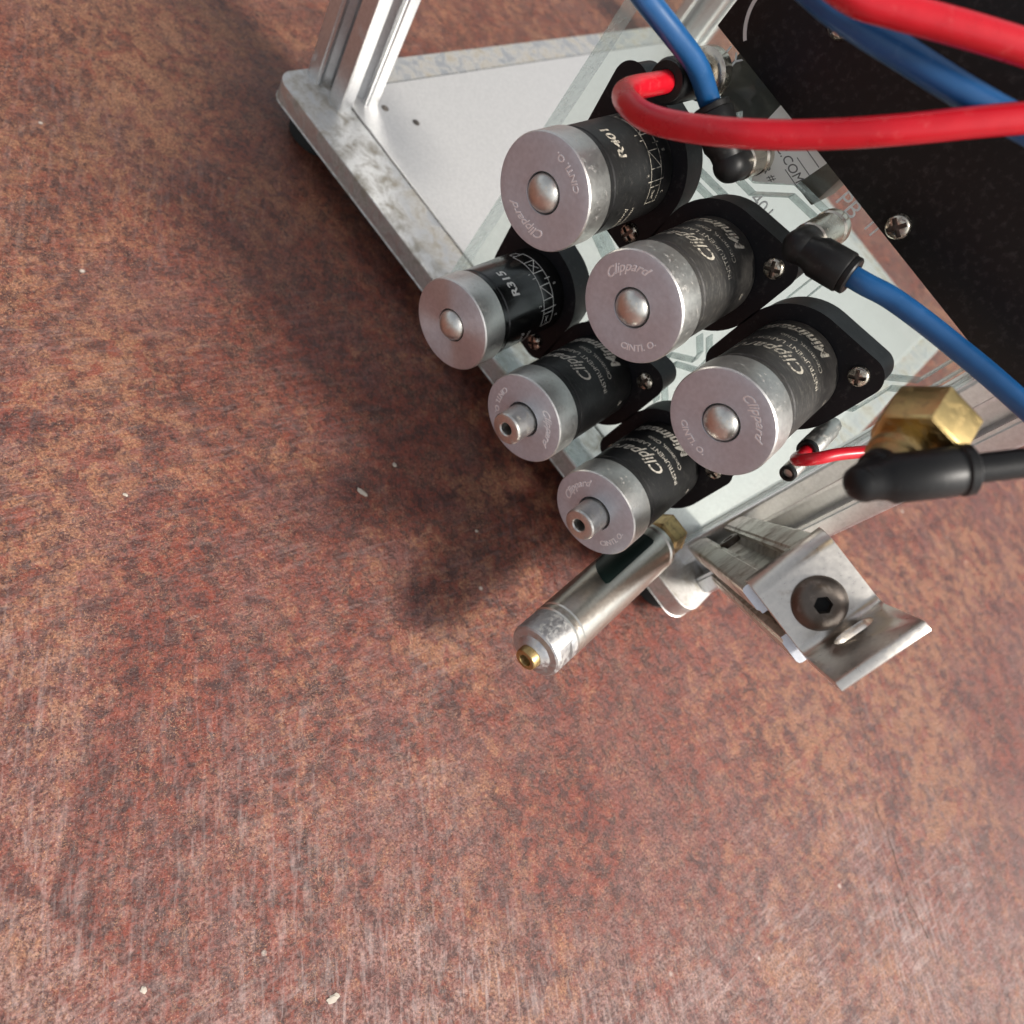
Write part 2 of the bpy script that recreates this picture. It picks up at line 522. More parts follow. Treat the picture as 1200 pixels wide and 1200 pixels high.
    col = mixc(n, l, wm, col, mixc(n, l, ramp(n, l, mic2, [(0.40, 0), (0.60, 1)]), (0.075, 0.026, 0.022), (0.40, 0.25, 0.215)))
    # small orange threads, and sunlit glints painted as orange specks
    thread = noise(n, l, v, 520, 3, 0.55, 1.6)
    th = mathn(n, l, 'ABSOLUTE', mathn(n, l, 'SUBTRACT', thread, 0.5))
    th = mathn(n, l, 'MULTIPLY', ramp(n, l, th, [(0.0, 1), (0.030, 0)]), ramp(n, l, noise(n, l, v, 90, 4, 0.6), [(0.46, 0), (0.58, 1)]))
    col = mixc(n, l, mathn(n, l, 'MULTIPLY', th, 0.55), col, (0.48, 0.25, 0.135))
    glint = ramp(n, l, noise(n, l, v, 2100, 3, 0.65), [(0.60, 0), (0.68, 1)])
    gm = ramp(n, l, noise(n, l, v, 60, 4, 0.6), [(0.40, 0.25), (0.62, 0.9)])
    col = mixc(n, l, mathn(n, l, 'MULTIPLY', glint, gm), col, (0.58, 0.28, 0.14))
    dark = ramp(n, l, noise(n, l, v, 1600, 5, 0.7), [(0.38, 1), (0.46, 0)])
    col = mixc(n, l, mathn(n, l, 'MULTIPLY', dark, 0.75), col, (0.030, 0.010, 0.008))
    # broad greyish scuffing made of short scratches in two directions
    hgt = None
    for ang, msc, seed, amt in ((34, 6.0, 3.1, 0.8), (-76, 7.0, 8.7, 0.7)):
        tc = n.new('ShaderNodeTexCoord')
        mp = n.new('ShaderNodeMapping'); mp.inputs['Rotation'].default_value = (0, 0, R(ang)); mp.inputs['Location'].default_value = (seed, seed * .7, 0)
        mp.vector_type = 'POINT'
        l.new(tc.outputs['Object'], mp.inputs['Vector'])
        st = n.new('ShaderNodeMapping'); st.inputs['Scale'].default_value = (0.16, 1, 1)
        l.new(mp.outputs[0], st.inputs['Vector'])
        s = noise(n, l, st.outputs[0], 560, 5, 0.68, 0.6)
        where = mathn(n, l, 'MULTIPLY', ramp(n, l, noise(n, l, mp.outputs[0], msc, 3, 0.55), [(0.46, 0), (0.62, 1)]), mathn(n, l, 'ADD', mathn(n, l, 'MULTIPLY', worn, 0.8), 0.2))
        k = mathn(n, l, 'MULTIPLY', ramp(n, l, s, [(0.50, 0), (0.66, 1)]), where)
        col = mixc(n, l, mathn(n, l, 'MULTIPLY', k, amt), col, (0.40, 0.31, 0.29))
        hgt = s if hgt is None else mathn(n, l, 'ADD', hgt, mathn(n, l, 'MULTIPLY', s, 0.6))
    # single long hairline scratches and pale dust specks
    sp = n.new('ShaderNodeTexVoronoi'); sp.inputs['Scale'].default_value = 110
    l.new(v, sp.inputs['Vector'])
    sc2 = n.new('ShaderNodeSeparateColor'); l.new(sp.outputs['Color'], sc2.inputs[0])
    speck = mathn(n, l, 'MULTIPLY', ramp(n, l, sp.outputs['Distance'], [(0.05, 1), (0.11, 0)]), ramp(n, l, sc2.outputs[1], [(0.90, 0), (0.94, 1)]))
    col = mixc(n, l, mathn(n, l, 'MULTIPLY', speck, 0.8), col, (0.60, 0.55, 0.48))
    l.new(col, b.inputs['Base Color'])
    ro = mathn(n, l, 'ADD', mathn(n, l, 'MULTIPLY', tan_m, 0.2), mathn(n, l, 'ADD', mathn(n, l, 'MULTIPLY', fine, 0.22), 0.24))
    l.new(ro, b.inputs['Roughness'])
    b.inputs['Specular IOR Level'].default_value = 0.55
    h = mathn(n, l, 'ADD', mathn(n, l, 'MULTIPLY', hgt, 0.5), mathn(n, l, 'ADD', fine, mathn(n, l, 'MULTIPLY', grain, 0.4)))
    h = mathn(n, l, 'ADD', h, mathn(n, l, 'MULTIPLY', isl, 0.8))
    bump(n, l, h, b, 0.8, 0.0007)
    return m


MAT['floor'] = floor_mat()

# ------------------------------------------------------------------ floor
bm = bmesh.new()
bmesh.ops.create_grid(bm, x_segments=2, y_segments=2, size=15000)
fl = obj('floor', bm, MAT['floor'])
tag(fl, 'worn red painted concrete floor with tan blotches and scratches', kind='structure')

# ------------------------------------------------------------------ base plate
PX0, PX1, PY0, PY1, PZ0, PZ1 = -186.6, 53.7, 185.1, 476.0, 10.2, 18.0
plate = empty('base_plate', (-66, 330, 10), 'stained aluminium base plate with rounded corners lying under the whole rig', 'base plate')


def on_plate(name, bm, mat, **k):
    bmesh.ops.translate(bm, vec=(66, -330, -10), verts=bm.verts)
    return obj(name, bm, mat, plate, **k)


bm = bmesh.new()
prism(bm, rounded(PX0, PX1, PY0, PY1, 6.5, 8), (0, 0, PZ0), (1, 0, 0), (0, 1, 0), (0, 0, PZ1 - PZ0))
bevel_sharp(bm, 0.45, 60, 3)
on_plate('plate_body', bm, MAT['alu_dirty'], smooth=35)
bm = bmesh.new()
prism(bm, rounded(-174.6, 42.0, 205.2, 466.0, 0.8, 3), (0, 0, PZ1 + 0.02), (1, 0, 0), (0, 1, 0), (0, 0, 0.55))
bevel_sharp(bm, 0.2, 60, 2)
sheet = on_plate('top_sheet', bm, MAT['alu_sheet'], smooth=35)
sheet['label'] = 'shiny brushed aluminium sheet set on the plate'
bm = bmesh.new()                                   # dark joint round the sheet
for x0, x1, y0, y1 in ((-175.3, 42.7, 204.6, 205.15), (-175.3, -174.65, 205.15, 466.6)):
    box(bm, x0, x1, y0, y1, PZ1 - 0.2, PZ1 + 0.06)
on_plate('joint', bm, MAT['void'])
for hx, hy in ((-163.8, 219.0), (-155.1, 228.2)):
    bm = bmesh.new()
    lathe(bm, [(1.55, 0), (1.5, 0.12), (1.2, 0.16)], (hx, hy, PZ1 + 0.5), (0, 0, 1), 20)
    on_plate('plugged_hole', bm, MAT['dark_steel'], smooth=30)
for fx, fy in ((-172, 200), (40, 200), (-172, 460), (40, 460)):
    bm = bmesh.new()
    lathe(bm, [(10.5, 0), (11.5, 1), (11.5, 8), (10.5, 10.2)], (fx, fy, 0), (0, 0, 1), 32)
    on_plate('rubber_foot', bm, MAT['rubber'], smooth=40)

# ------------------------------------------------------------------ T-slot extrusions
def tslot(h=9.75):
    q = [(-h + 0.9, h), (-4.3, h), (-3.9, h - 0.45), (-3.05, h - 0.5), (-3.05, h - 1.9), (-5.6, h - 1.9), (-5.6, h - 3.0), (-2.9, h - 5.8),
         (2.9, h - 5.8), (5.6, h - 3.0), (5.6, h - 1.9), (3.05, h - 1.9), (3.05, h - 0.5), (3.9, h - 0.45), (4.3, h), (h - 0.9, h), (h - 0.26, h - 0.26)]
    out = []
    for k in range(4):
        c, s = [(1, 0), (0, -1), (-1, 0), (0, 1)][k]
        out += [(x * c - y * s, x * s + y * c) for x, y in q]
    return out


def post(x, y, h, label):
    bm = bmesh.new()
    prism(bm, tslot(), (0, 0, 0), (1, 0, 0), (0, 1, 0), (0, 0, h))
    o = obj('extrusion_post', bm, MAT['alu_ext'], None, (x, y, PZ1 + 0.05 if y < 300 else PZ1 + 0.6), smooth=20)
    return tag(o, label, 'extrusion post', 'slotted aluminium posts standing on the base plate')


post(-175.4, 207.6, 300, 'slotted aluminium post standing at the dirty front corner of the base plate')
post(43.3, 207.8, 300, 'bright slotted aluminium post beside the right edge of the clear panel')
post(-175.5, 458.5, 300, 'slotted aluminium post seen through the clear panel at the far corner')

# ------------------------------------------------------------------ acrylic panel
AX0, AX1, AY0, AY1, AZ0, AZ1 = -88.7, 31.2, 185.4, 194.2, 18.7, 205.0
panel = empty('acrylic_panel', (-28.7, 190, AZ0), 'thick clear acrylic panel standing upright with engraved marks and milled channels', 'acrylic panel')


def on_panel(name, bm, mat, **k):
    bmesh.ops.translate(bm, vec=(28.7, -190, -AZ0), verts=bm.verts)
    return obj(name, bm, mat, panel, **k)


bm = bmesh.new()
box(bm, AX0, AX1, AY0, AY1, AZ0, AZ1)
bm.normal_update()
for f in bm.faces:
    f.material_index = 0 if abs(f.normal.y) > 0.9 else 1
on_panel('sheet', bm, None, mats=[MAT['acrylic'], MAT['acrylic_edge']])

CH = [[(-16.1, 86.0), (-11.9, 82.2), (-11.2, 77.9), (-17.3, 72.6), (-14.3, 64.4), (-9.5, 60.0)],
      [(-52, 129), (-44, 121), (-35.5, 122.0), (-28.4, 129.0), (-16.1, 130.6), (-8, 122), (-8, 112)],
      [(-48.7, 112.3), (-39.3, 113.4)], [(-58.7, 79.5), (-50, 77.0), (-44, 70)], [(-44, 96), (-44, 84), (-36, 78), (-36, 66)],
      [(15, 100), (22, 108), (22, 118), (27, 124), (27, 150)], [(-12, 104), (-4, 96), (-4, 88), (2, 82)], [(20, 60), (14, 52), (14, 40)]]
for L in CH:
    bm = bmesh.new()
    for off in (-1.5, 1.5):
        pts = []
        for i, (x, z) in enumerate(L):
            a = L[max(i - 1, 0)]; c = L[min(i + 1, len(L) - 1)]
            d = Vector((c[0] - a[0], c[1] - a[1])).normalized()
            pts.append((x - d.y * off, z + d.x * off))
        for (x0, z0), (x1, z1) in zip(pts, pts[1:]):
            d = Vector((x1 - x0, z1 - z0)); ln = d.length; d /= ln
            nn = Vector((-d.y, d.x)) * 0.22
            prism(bm, [(0, 0), (ln, 0), (ln, 3.4), (0, 3.4)], (x0 - nn.x, 188.2, z0 - nn.y), (d.x, 0, d.y), (0, 1, 0), (nn.x * 2, 0, nn.y * 2))
    on_panel('milled_channel', bm, MAT['channel'])


def wall_text(s, x, z, size, mat, y, parent_fn, rot=0, thick=0.05, shear=0, name='engraved_text', sx=1.0, align='LEFT'):
    b = text_bm(s, size, shear=shear, extrude=thick, sx=sx, align=align)
    c, sn = math.cos(rot), math.sin(rot)
    for v in b.verts:
        p = v.co.copy()
        v.co = Vector((x + p.x * c - p.y * sn, y - p.z, z + p.x * sn + p.y * c))
    return parent_fn(name, b, mat)


wall_text('401', -33.5, 121.2, 4.6, MAT['engrave'], AY0 - 0.06, on_panel)
wall_text('PB', -19.6, 136.2, 5.4, MAT['engrave'], AY0 - 0.06, on_panel)
wall_text('IT', -10.8, 137.4, 4.2, MAT['engrave'], AY0 - 0.06, on_panel)
wall_text('LY', -61.5, 136.4, 4.4, MAT['engrave'], AY0 - 0.06, on_panel)

# paper label stuck on the back of the panel
bm = bmesh.new()
prism(bm, [(-43.2, 158), (-43.6, 131), (-36.2, 124.6), (-28.2, 131.9), (-26.6, 141.3), (-26.4, 158)], (0, AY0 - 0.16, 0), (1, 0, 0), (0, 0, 1), (0, 0.1, 0))
on_panel('paper_label', bm, MAT['paper'])
for s, x, z, sz in (('R #', -36.6, 128.2, 2.6), ('C.COM', -37.8, 133.4, 3.0), ('V #', -38.4, 140.4, 2.6), ('6 V', -40.8, 146.6, 3.0)):
    wall_text(s, x, z, sz, MAT['ink'], AY0 - 0.2, on_panel, rot=R(-8), thick=0.02, shear=0.2, name='label_writing')
bm = bmesh.new()
for z in (132.0, 135.6, 138.2, 143.6):
    prism(bm, [(-32.5, z), (-27.4, z - 0.3), (-27.4, z - 0.12), (-32.5, z + 0.18)], (0, AY0 - 0.22, 0), (1, 0, 0), (0, 0, 1), (0, 0.04, 0))
on_panel('label_rule', bm, MAT['ink'])

# dark block and small brown block mounted behind the panel
bm = bmesh.new(); box(bm, 0, 17.5, 0, 40, 0, 60, 0.6)
tag(obj('valve_block', bm, MAT['grey_block'], None, (-62, 196, 126), smooth=30), 'dark grey block behind the clear panel, below the black control plate', 'block')
bm = bmesh.new(); box(bm, 0, 7.5, 0, 14, 0, 10, 0.4)
tag(obj('valve_block', bm, MAT['brown_block'], None, (-31, 196, 127), smooth=30), 'small brownish block behind the clear panel next to the paper label', 'block')

# ------------------------------------------------------------------ screws (shared meshes)
def screw_bm(r=2.55, h=1.7):
    a = bmesh.new()
    lathe(a, [(r * .96, 0), (r, 0.25), (r * .97, h * .45), (r * .82, h * .78), (r * .55, h * .95), (0, h)], (0, 0, 0), (0, -1, 0), 32)
    b = bmesh.new()
    L, q = r * .78, .46
    plus = [(L, -q), (L, q), (q, q), (q, L), (-q, L), (-q, q), (-L, q), (-L, -q), (-q, -q), (-q, -L), (q, -L), (q, -q)]
    prism(b, plus, (0, -h + 1.0, 0), (1, 0, 0), (0, 0, 1), (0, -2, 0))
    return boolean_diff(a, b)


screw_mesh = None


def screw(parent, x, y, z, rot):
    global screw_mesh
    if screw_mesh is None:
        sb = screw_bm()
        sb.normal_update()
        for f in sb.faces:
            c = f.calc_center_median()
            if min(abs(c.x), abs(c.z)) < 0.5 and max(abs(c.x), abs(c.z)) < 2.1 and (abs(f.normal.y) < 0.15 or abs(c.y + 0.7) < 0.05):
                f.material_index = 1  # cross recess coloured dark to paint in its shade
        o = obj('screw', sb, None, parent, smooth=35, mats=[MAT['screw'], MAT['dark_steel']])  # dark_steel here paints in the shade of the cross recess
        screw_mesh = o.data
    else:
        o = bpy.data.objects.new('screw', screw_mesh); COL.objects.link(o); o.parent = parent
    o.location = Vector((x, y, z)) * S
    o.rotation_euler = (0, rot, 0)
    return o


# ------------------------------------------------------------------ valves
BR = 12.2


def on_sleeve(b, x0deg, axial, r=BR + 0.035):
    """map flat text (x reading, y up) onto the sleeve: reading goes round, up is towards the cap"""
    for v in b.verts:
        p = v.co.copy()
        ph = R(x0deg) + p.x / BR
        rr = r + p.z
        v.co = Vector((rr * math.cos(ph), -(axial + p.y), rr * math.sin(ph)))
    return b


def arc_text(b, s, r, centre_deg, outward, size, y, shear=0.25):
    """stamped lettering on the cap face, bent round its centre"""
    t = text_bm(s, size, shear=shear, extrude=0.03, bev=0.05, align='CENTER', step=0.5, sx=1.0)
    for v in t.verts:
        p = v.co.copy()
        if outward:
            ph = R(centre_deg) - p.x / r; rr = r + p.y
        else:
            ph = R(centre_deg) + p.x / r; rr = r + size * .7 - p.y
        v.co = Vector((rr * math.cos(ph), y - p.z, rr * math.sin(ph)))
    join_into(b, t)


def hull_flange(ears):
    pts = []
    circ = [(0, 0, 15.4)] + [(ex, ez, 4.4) for ex, ez in ears]
    for cx, cz, r in circ:
        for k in range(64):
            t = 2 * math.pi * k / 64
            pts.append((cx + r * math.cos(t), cz + r * math.sin(t)))
    pts.sort()
    def half(ps):
        h = []
        for p in ps:
            while len(h) > 1 and (h[-1][0] - h[-2][0]) * (p[1] - h[-2][1]) - (h[-1][1] - h[-2][1]) * (p[0] - h[-2][0]) <= 0: h.pop()
            h.append(p)
        return h
    lo, hi = half(pts), half(pts[::-1])
    return lo[:-1] + hi[:-1]


def valve(x, z, label, ears, kind, sleeve, cap_mat, print_mat, stamps, model=None):
    v = empty('push_valve', (x, AY0, z), label, 'valve', 'black cylindrical valves in two rows on the clear panel')
    # flange
    bm = bmesh.new()
    prism(bm, hull_flange(ears), (0, -9.2, 0), (1, 0, 0), (0, 0, 1), (0, 9.1, 0))
    bevel_sharp(bm, 0.7, 50, 3)
    obj('flange', bm, MAT['flange'], v, smooth=35)
    for k, (ex, ez) in enumerate(ears):
        screw(v, ex * 0.97, -9.2, ez * 0.97, random.uniform(0, 1.5))
    # sleeve
    bm = bmesh.new()
    lathe(bm, [(BR - .3, 9.0), (BR, 9.6), (BR, 33.6), (BR - .22, 33.9), (BR - .22, 34.5), (BR + .05, 34.8), (BR + .1, 35.9), (BR - .25, 36.3)], n=96)
    obj('sleeve', bm, sleeve, v, smooth=30)
    # cap
    rc = 4.55 if kind == 'ball' else 5.0
    bm = bmesh.new()
    lathe(bm, [(BR - .6, 36.1), (12.55, 36.2), (12.7, 36.5), (12.7, 43.75), (12.45, 44.15)], n=96, cap1=False)
    fe = [f for f in bm.faces]
    for f in fe: f.material_index = 1
    n0 = len(bm.faces)
    lathe(bm, [(12.45, 44.15), (12.3, 44.2), (9.5, 44.2), (7, 44.2), (rc + .15, 44.2), (rc, 44.05), (rc, 41.5), (0, 41.4)], n=96, cap0=False)
    bmesh.ops.remove_doubles(bm, verts=bm.verts, dist=0.001)
    obj('cap', bm, None, v, smooth=30, mats=[cap_mat, MAT['cap_side']])
    if kind == 'ball':
        bm = bmesh.new()
        prof = [(4.35, 41.8)] + [(4.35 * math.cos(t), 43.2 + 3.4 * math.sin(t)) for t in (R(a) for a in range(0, 90, 9))] + [(0, 46.6)]
        lathe(bm, prof, n=48)
        obj('ball_button', bm, MAT['ball'], v, smooth=60)
    else:
        bm = bmesh.new()
        lathe(bm, [(4.5, 41.6), (4.5, 50.6), (4.2, 51.1), (4.0, 51.2), (2.1, 51.2), (1.75, 50.9), (1.6, 49.4), (1.6, 46.5), (0, 46.4)], n=64)
        p = obj('plunger', bm, MAT['plunger'], v, smooth=30)
        bm = bmesh.new()
        lathe(bm, [(1.58, 0), (1.55, .3)], (0, -46.5, 0), n=24)
        obj('plunger_bore', bm, MAT['void'], p)
    if stamps:
        bm = bmesh.new()
        a0, a1 = stamps
        arc_text(bm, 'Clippard', 8.1, a0, True, 2.9, -44.2, 0.45)
        arc_text(bm, 'CINTI. O.', 8.3, a1, False, 2.1, -44.2, 0.1)
        obj('stamped_lettering', bm, MAT['stamp'], v)
    # printing on the sleeve
    bm = bmesh.new()
    def put(s, ph, ax, size, shear=0.0, sx=1.0, off=0.0, sp=1.0):
        join_into(bm, on_sleeve(text_bm(s, size, shear=shear, sx=sx, offset=off, spacing=sp, step=0.5), ph, ax))
    if model:
        put(model, 68, 27.6, 3.6, 0.12, 1.15, 0.10)
        put('Clippard', -22, 26.2, 2.2, 0.3)
        put('Minimatic', -18, 23.4, 1.7, 0.2)
        s = strokes(bmesh.new(), [[(0, 0), (24, 0)], [(0, 4.3), (24, 4.3)]] + [[(k, 0), (k, 4.3)] for k in (0, 4, 8, 12, 16, 20, 24)]
                    + [[(8, 0), (12, 4.3)], [(16, 4.3), (20, 0)], [(5.3, -1.2), (5.3, 5.4)], [(13.5, -1), (13.5, 1.2)], [(14.6, 4.3), (14.6, 5.6)],
                       [(24, 1), (26, 1), (26, 3.4), (24, 3.4)], [(1, 2), (3, 3)], [(1, 3), (3, 2)], [(17, 1), (19, 3.2)]], 0.2)
        join_into(bm, on_sleeve(s, 12, 14.6))
        for k, d in enumerate('3251'):
            put(d, 20 + k * 22, 20.0 if k % 2 else 12.2, 1.5)
    else:
        put('Clippard', 76, 25.6, 5.4, 0.42, 0.95, 0.06, 1.02)
        put('INSTRUMENT LABORATORY', 53, 21.6, 2.25, 0.0, 0.95)
        put('Cincinnati, Ohio', 66, 18.2, 2.05, 0.05)
        put('Minimatic', 74, 12.6, 5.0, 0.30, 0.95, 0.14)
        put('®', 20, 14, 2.0)
    obj('printed_lettering', bm, print_mat, v)
    return v


ZT, ZB = 107.7, 58.3
D1 = [(11.2, 13.2), (-11.2, -13.2)]
D2 = [(-12.4, 12.6), (11.6, -11.8)]
valve(-59.2, ZT, 'black valve printed R401 with steel ball button, topmost, under the red tube', D2, 'ball', MAT['sleeve'], MAT['cap'], MAT['print_worn'], (-84, 76), 'R401')
valve(-27.0, ZT, 'scuffed black valve with ball button in the middle of the upper row', D1, 'ball', MAT['sleeve_worn'], MAT['cap'], MAT['print_worn'], (145, -35), None)
valve(4.8, ZT, 'worn black valve with dented ball button nearest the clear panel edge and brass fitting', D1, 'ball', MAT['sleeve_worn'], MAT['cap'], MAT['print_worn'], (69, 262), None)
valve(-59.2, ZB, 'glossy black valve printed R315 with plain cap and ball button', D2, 'ball', MAT['sleeve_gloss'], MAT['cap_bright'], MAT['print_white'], None, 'R315')
valve(-27.0, ZB, 'black valve with hollow plunger in the middle of the lower row', D1, 'plunger', MAT['sleeve'], MAT['cap'], MAT['print'], (42, 195), None)
valve(4.8, ZB, 'black valve with hollow plunger just above the silver air cylinder', D1, 'plunger', MAT['sleeve'], MAT['cap'], MAT['print'], (178, -6), None)

# ------------------------------------------------------------------ air cylinder
CX, CZ = 25.0, 34.0
cyl = empty('air_cylinder', (CX, AY0, CZ), 'polished stainless air cylinder with brass port pointing out under the valves', 'air cylinder')
bm = bmesh.new()
lathe(bm, [(7.3, 9.5), (7.9, 10.0), (7.9, 11.4), (7.45, 11.9), (7.45, 12.6), (7.9, 13.1), (7.9, 57.6), (7.55, 58.0), (7.55, 58.6), (7.9, 59.1), (7.9, 60.3), (7.3, 60.9)], n=72)
obj('barrel', bm, MAT['barrel'], cyl, smooth=25)
bm = bmesh.new()
lathe(bm, [(7.3, 60.5), (7.75, 61), (7.75, 68.8), (7.55, 69.6), (7.1, 70.0), (5.2, 70.2), (4.8, 70.7), (3.5, 71.8)], n=48)
cut = bmesh.new()
box(cut, 6.9, 12, -68.2, -63.4, -6, 6)
bmesh.ops.rotate(cut, verts=cut.verts, cent=(0, 0, 0), matrix=Matrix.Rotation(R(-38), 3, 'Y'))
bm = boolean_diff(bm, cut)
endc = obj('end_cap', bm, MAT['corroded'], cyl, smooth=30)
bm = bmesh.new()
lathe(bm, [(3.3, 71.2), (3.25, 73.2), (3.05, 73.9), (2.8, 74.1), (1.8, 74.1), (1.65, 73.8), (1.65, 71.4), (0, 71.3)], n=32)
obj('brass_port', bm, MAT['brass_old'], cyl, smooth=30)
bm = bmesh.new()
lathe(bm, [(6.6, 0.1), (6.8, 0.6), (6.8, 6.2), (6.3, 7.0), (5.0, 7.2), (5.0, 9.9)], n=6)
bevel_sharp(bm, 0.3, 40, 2)
obj('hex_nut', bm, MAT['brass_old'], cyl, smooth=25)
bm = bmesh.new()
n = 20
vs = []
for i in range(n + 1):
    ph = R(100 + 72 * i / n)
    e = 0.0 if 0 < i < n else 1.2
    for y in (-16 - e, -42 + 9 * (i / n) ** 2 + e):
        vs.append(bm.verts.new((7.95 * math.cos(ph), y, 7.95 * math.sin(ph))))
for i in range(n):
    bm.faces.new((vs[2 * i], vs[2 * i + 1], vs[2 * i + 3], vs[2 * i + 2]))
obj('printed_band', bm, MAT['green_band'], cyl, smooth=60)
cyl.scale = (1.04, 1, 1.04)

# ------------------------------------------------------------------ inclined arm and its bracket
AN = 0.70711
def arm_pt(x, b, a):           # a along the arm (down and back), b across it (up and back)
    return Vector((x, AN * (a + b), 210 + AN * (b - a)))


AXC, ABC, A0 = 44.3, 18.6, 163.6
bm = bmesh.new()
ax_a = Vector((0, AN, -AN)); ax_b = Vector((0, AN, AN))
prism(bm, tslot(), (0, 0, 0), (1, 0, 0), ax_b, ax_a * 125)
o0 = arm_pt(AXC, ABC, A0)
bmesh.ops.bisect_plane(bm, geom=bm.verts[:] + bm.edges[:] + bm.faces[:], plane_co=(0, 197.9 - o0.y, 0), plane_no=(0, 1, 0), clear_outer=True)
es = [e for e in bm.edges if e.is_boundary]
bmesh.ops.holes_fill(bm, edges=es)
bm.normal_update()
for f in bm.faces:
    f.material_index = 1 if f.normal.dot(ax_a) < -0.9 or (f.calc_center_median().dot(ax_a) < 0.01) else 0
arm = obj('support_arm', bm, None, None, o0, smooth=20, mats=[MAT['alu_old'], MAT['alu_cut']])
tag(arm, 'weathered slotted aluminium arm sloping up from the post to the steel bracket', 'support arm')
bm = bmesh.new()               # socket screw deep in the arm's side slot
lathe(bm, [(3.0, 0), (3.0, 1.6), (2.6, 1.9), (1.6, 1.9), (1.5, 0.9), (0, 0.8)], tuple(Vector((-8.2, 0, 0)) + ax_a * 64 - ax_b * 0.5), (-1, 0, 0), 24)
obj('socket_screw', bm, MAT['dark_steel'], arm, smooth=30)

br = empty('angle_bracket', tuple(arm_pt(44, 20, 163)), 'bent stainless steel angle bracket bolted to the end of the sloping arm', 'bracket')
brl = arm_pt(44, 20, 163)
TH = 2.4
# profile in (x, -a): rolled left edge, flat, bend, flange standing up
prof_o, prof_i = [], []
def arc(cx, ca, r, t0, t1, n):
    return [(cx + r * math.cos(R(t0 + (t1 - t0) * i / n)), ca + r * math.sin(R(t0 + (t1 - t0) * i / n))) for i in range(n + 1)]
h0 = -163.45                     # -a of the tab's underside
outer = [(33.7, h0 - 1.4)] + arc(37.6, h0 + TH - 3.9, 3.9, 175, 90, 8) + arc(50.0, h0 + TH + 2.2, 2.2, -90, 0, 6) + [(52.2, h0 + 22.8), (52.5, h0 + 23.4)]
inner = [(54.3, h0 + 23.4), (54.6, h0 + 22.8)] + arc(50.0, h0 + TH + 2.2, 4.6, 0, -90, 8) + [(36.4, h0 + 0.0), (35.9, h0 - 1.4)]
poly = outer + inner
bm = bmesh.new()
prism(bm, poly, tuple(arm_pt(0, 10.6, 0)), (1, 0, 0), -ax_a, ax_b * 18.6)
slot = bmesh.new()
prism(slot, [(19.0 + p[0], -156.4 + p[1]) for p in arc(0, 0, 2.5, 90, 270, 10)] + [(22.6 + p[0], -156.4 + p[1]) for p in arc(0, 0, 2.5, -90, 90, 10)], (45, 210 * 0, 0), (0, 1, 0), (0, 0, 1), (14, 0, 0))
# the cutter was drawn in (b, -a): turn it into place
for v in slot.verts:
    x, b_, na = v.co
    v.co = arm_pt(x, b_, -na)
bm = boolean_diff(bm, slot)
bmesh.ops.translate(bm, vec=-brl, verts=bm.verts)
bevel_sharp(bm, 0.25, 50, 2)
obj('bent_plate', bm, MAT['stainless'], br, smooth=30)
a = bmesh.new()
lathe(a, [(5.5, 0), (5.65, .4), (5.3, 1.5), (4.3, 2.5), (3.0, 3.0), (0, 3.1)], (0, 0, 0), tuple(-ax_a), 48)
b = bmesh.new()
lathe(b, [(1.9, 1.0), (1.9, 6)], (0, 0, 0), tuple(-ax_a), 6)
a = boolean_diff(a, b)
bolt = obj('button_head_bolt', a, MAT['dark_steel'], br, tuple(arm_pt(45.4, 19.4, 161.0) - brl), smooth=30)
bm = bmesh.new()
lathe(bm, [(1.85, 1.02), (1.8, 1.05)], (0, 0, 0), tuple(-ax_a), 6)
obj('hex_socket', bm, MAT['void'], bolt)

# ------------------------------------------------------------------ elbow and straight fittings
def elbow(x, z, knee_y, d, length, label, r_tube=2.3):
    e = empty('elbow_fitting', (x, AY0, z), label, 'tube fitting', 'black push-in tube fittings on the clear panel')
    k = AY0 - knee_y
    bm = bmesh.new()
    lathe(bm, [(4.1, 0.05), (4.2, .4), (4.2, 2.6), (3.7, 3.0), (3.7, 3.6), (4.0, 3.9), (4.0, k - 4.6), (3.6, k - 4.2)], n=40)
    obj('nickel_base', bm, MAT['nickel'], e, smooth=30)
    bm = bmesh.new()
    prof = [(3.5, k - 4.4), (3.75, k - 4.0), (3.75, k)] + [(3.75 * math.cos(R(t)), k + 3.75 * math.sin(R(t))) for t in range(15, 90, 15)] + [(0, k + 3.75)]
    lathe(bm, prof, n=40)
    o = Vector((0, -k, 0))
    lathe(bm, [(3.2, 0), (3.6, 3), (4.35, 4.6), (4.35, length - 1.2), (4.1, length - .8)], o, d, 40)
    body = obj('body', bm, MAT['black'], e, smooth=35)
    bm = bmesh.new()
    lathe(bm, [(3.7, length - .9), (4.0, length - .6), (4.0, length + .4), (3.7, length + .7), (2.5, length + .7), (2.45, length - .5)], o, d, 40)
    obj('release_collar', bm, MAT['black'], e, smooth=35)
    return e


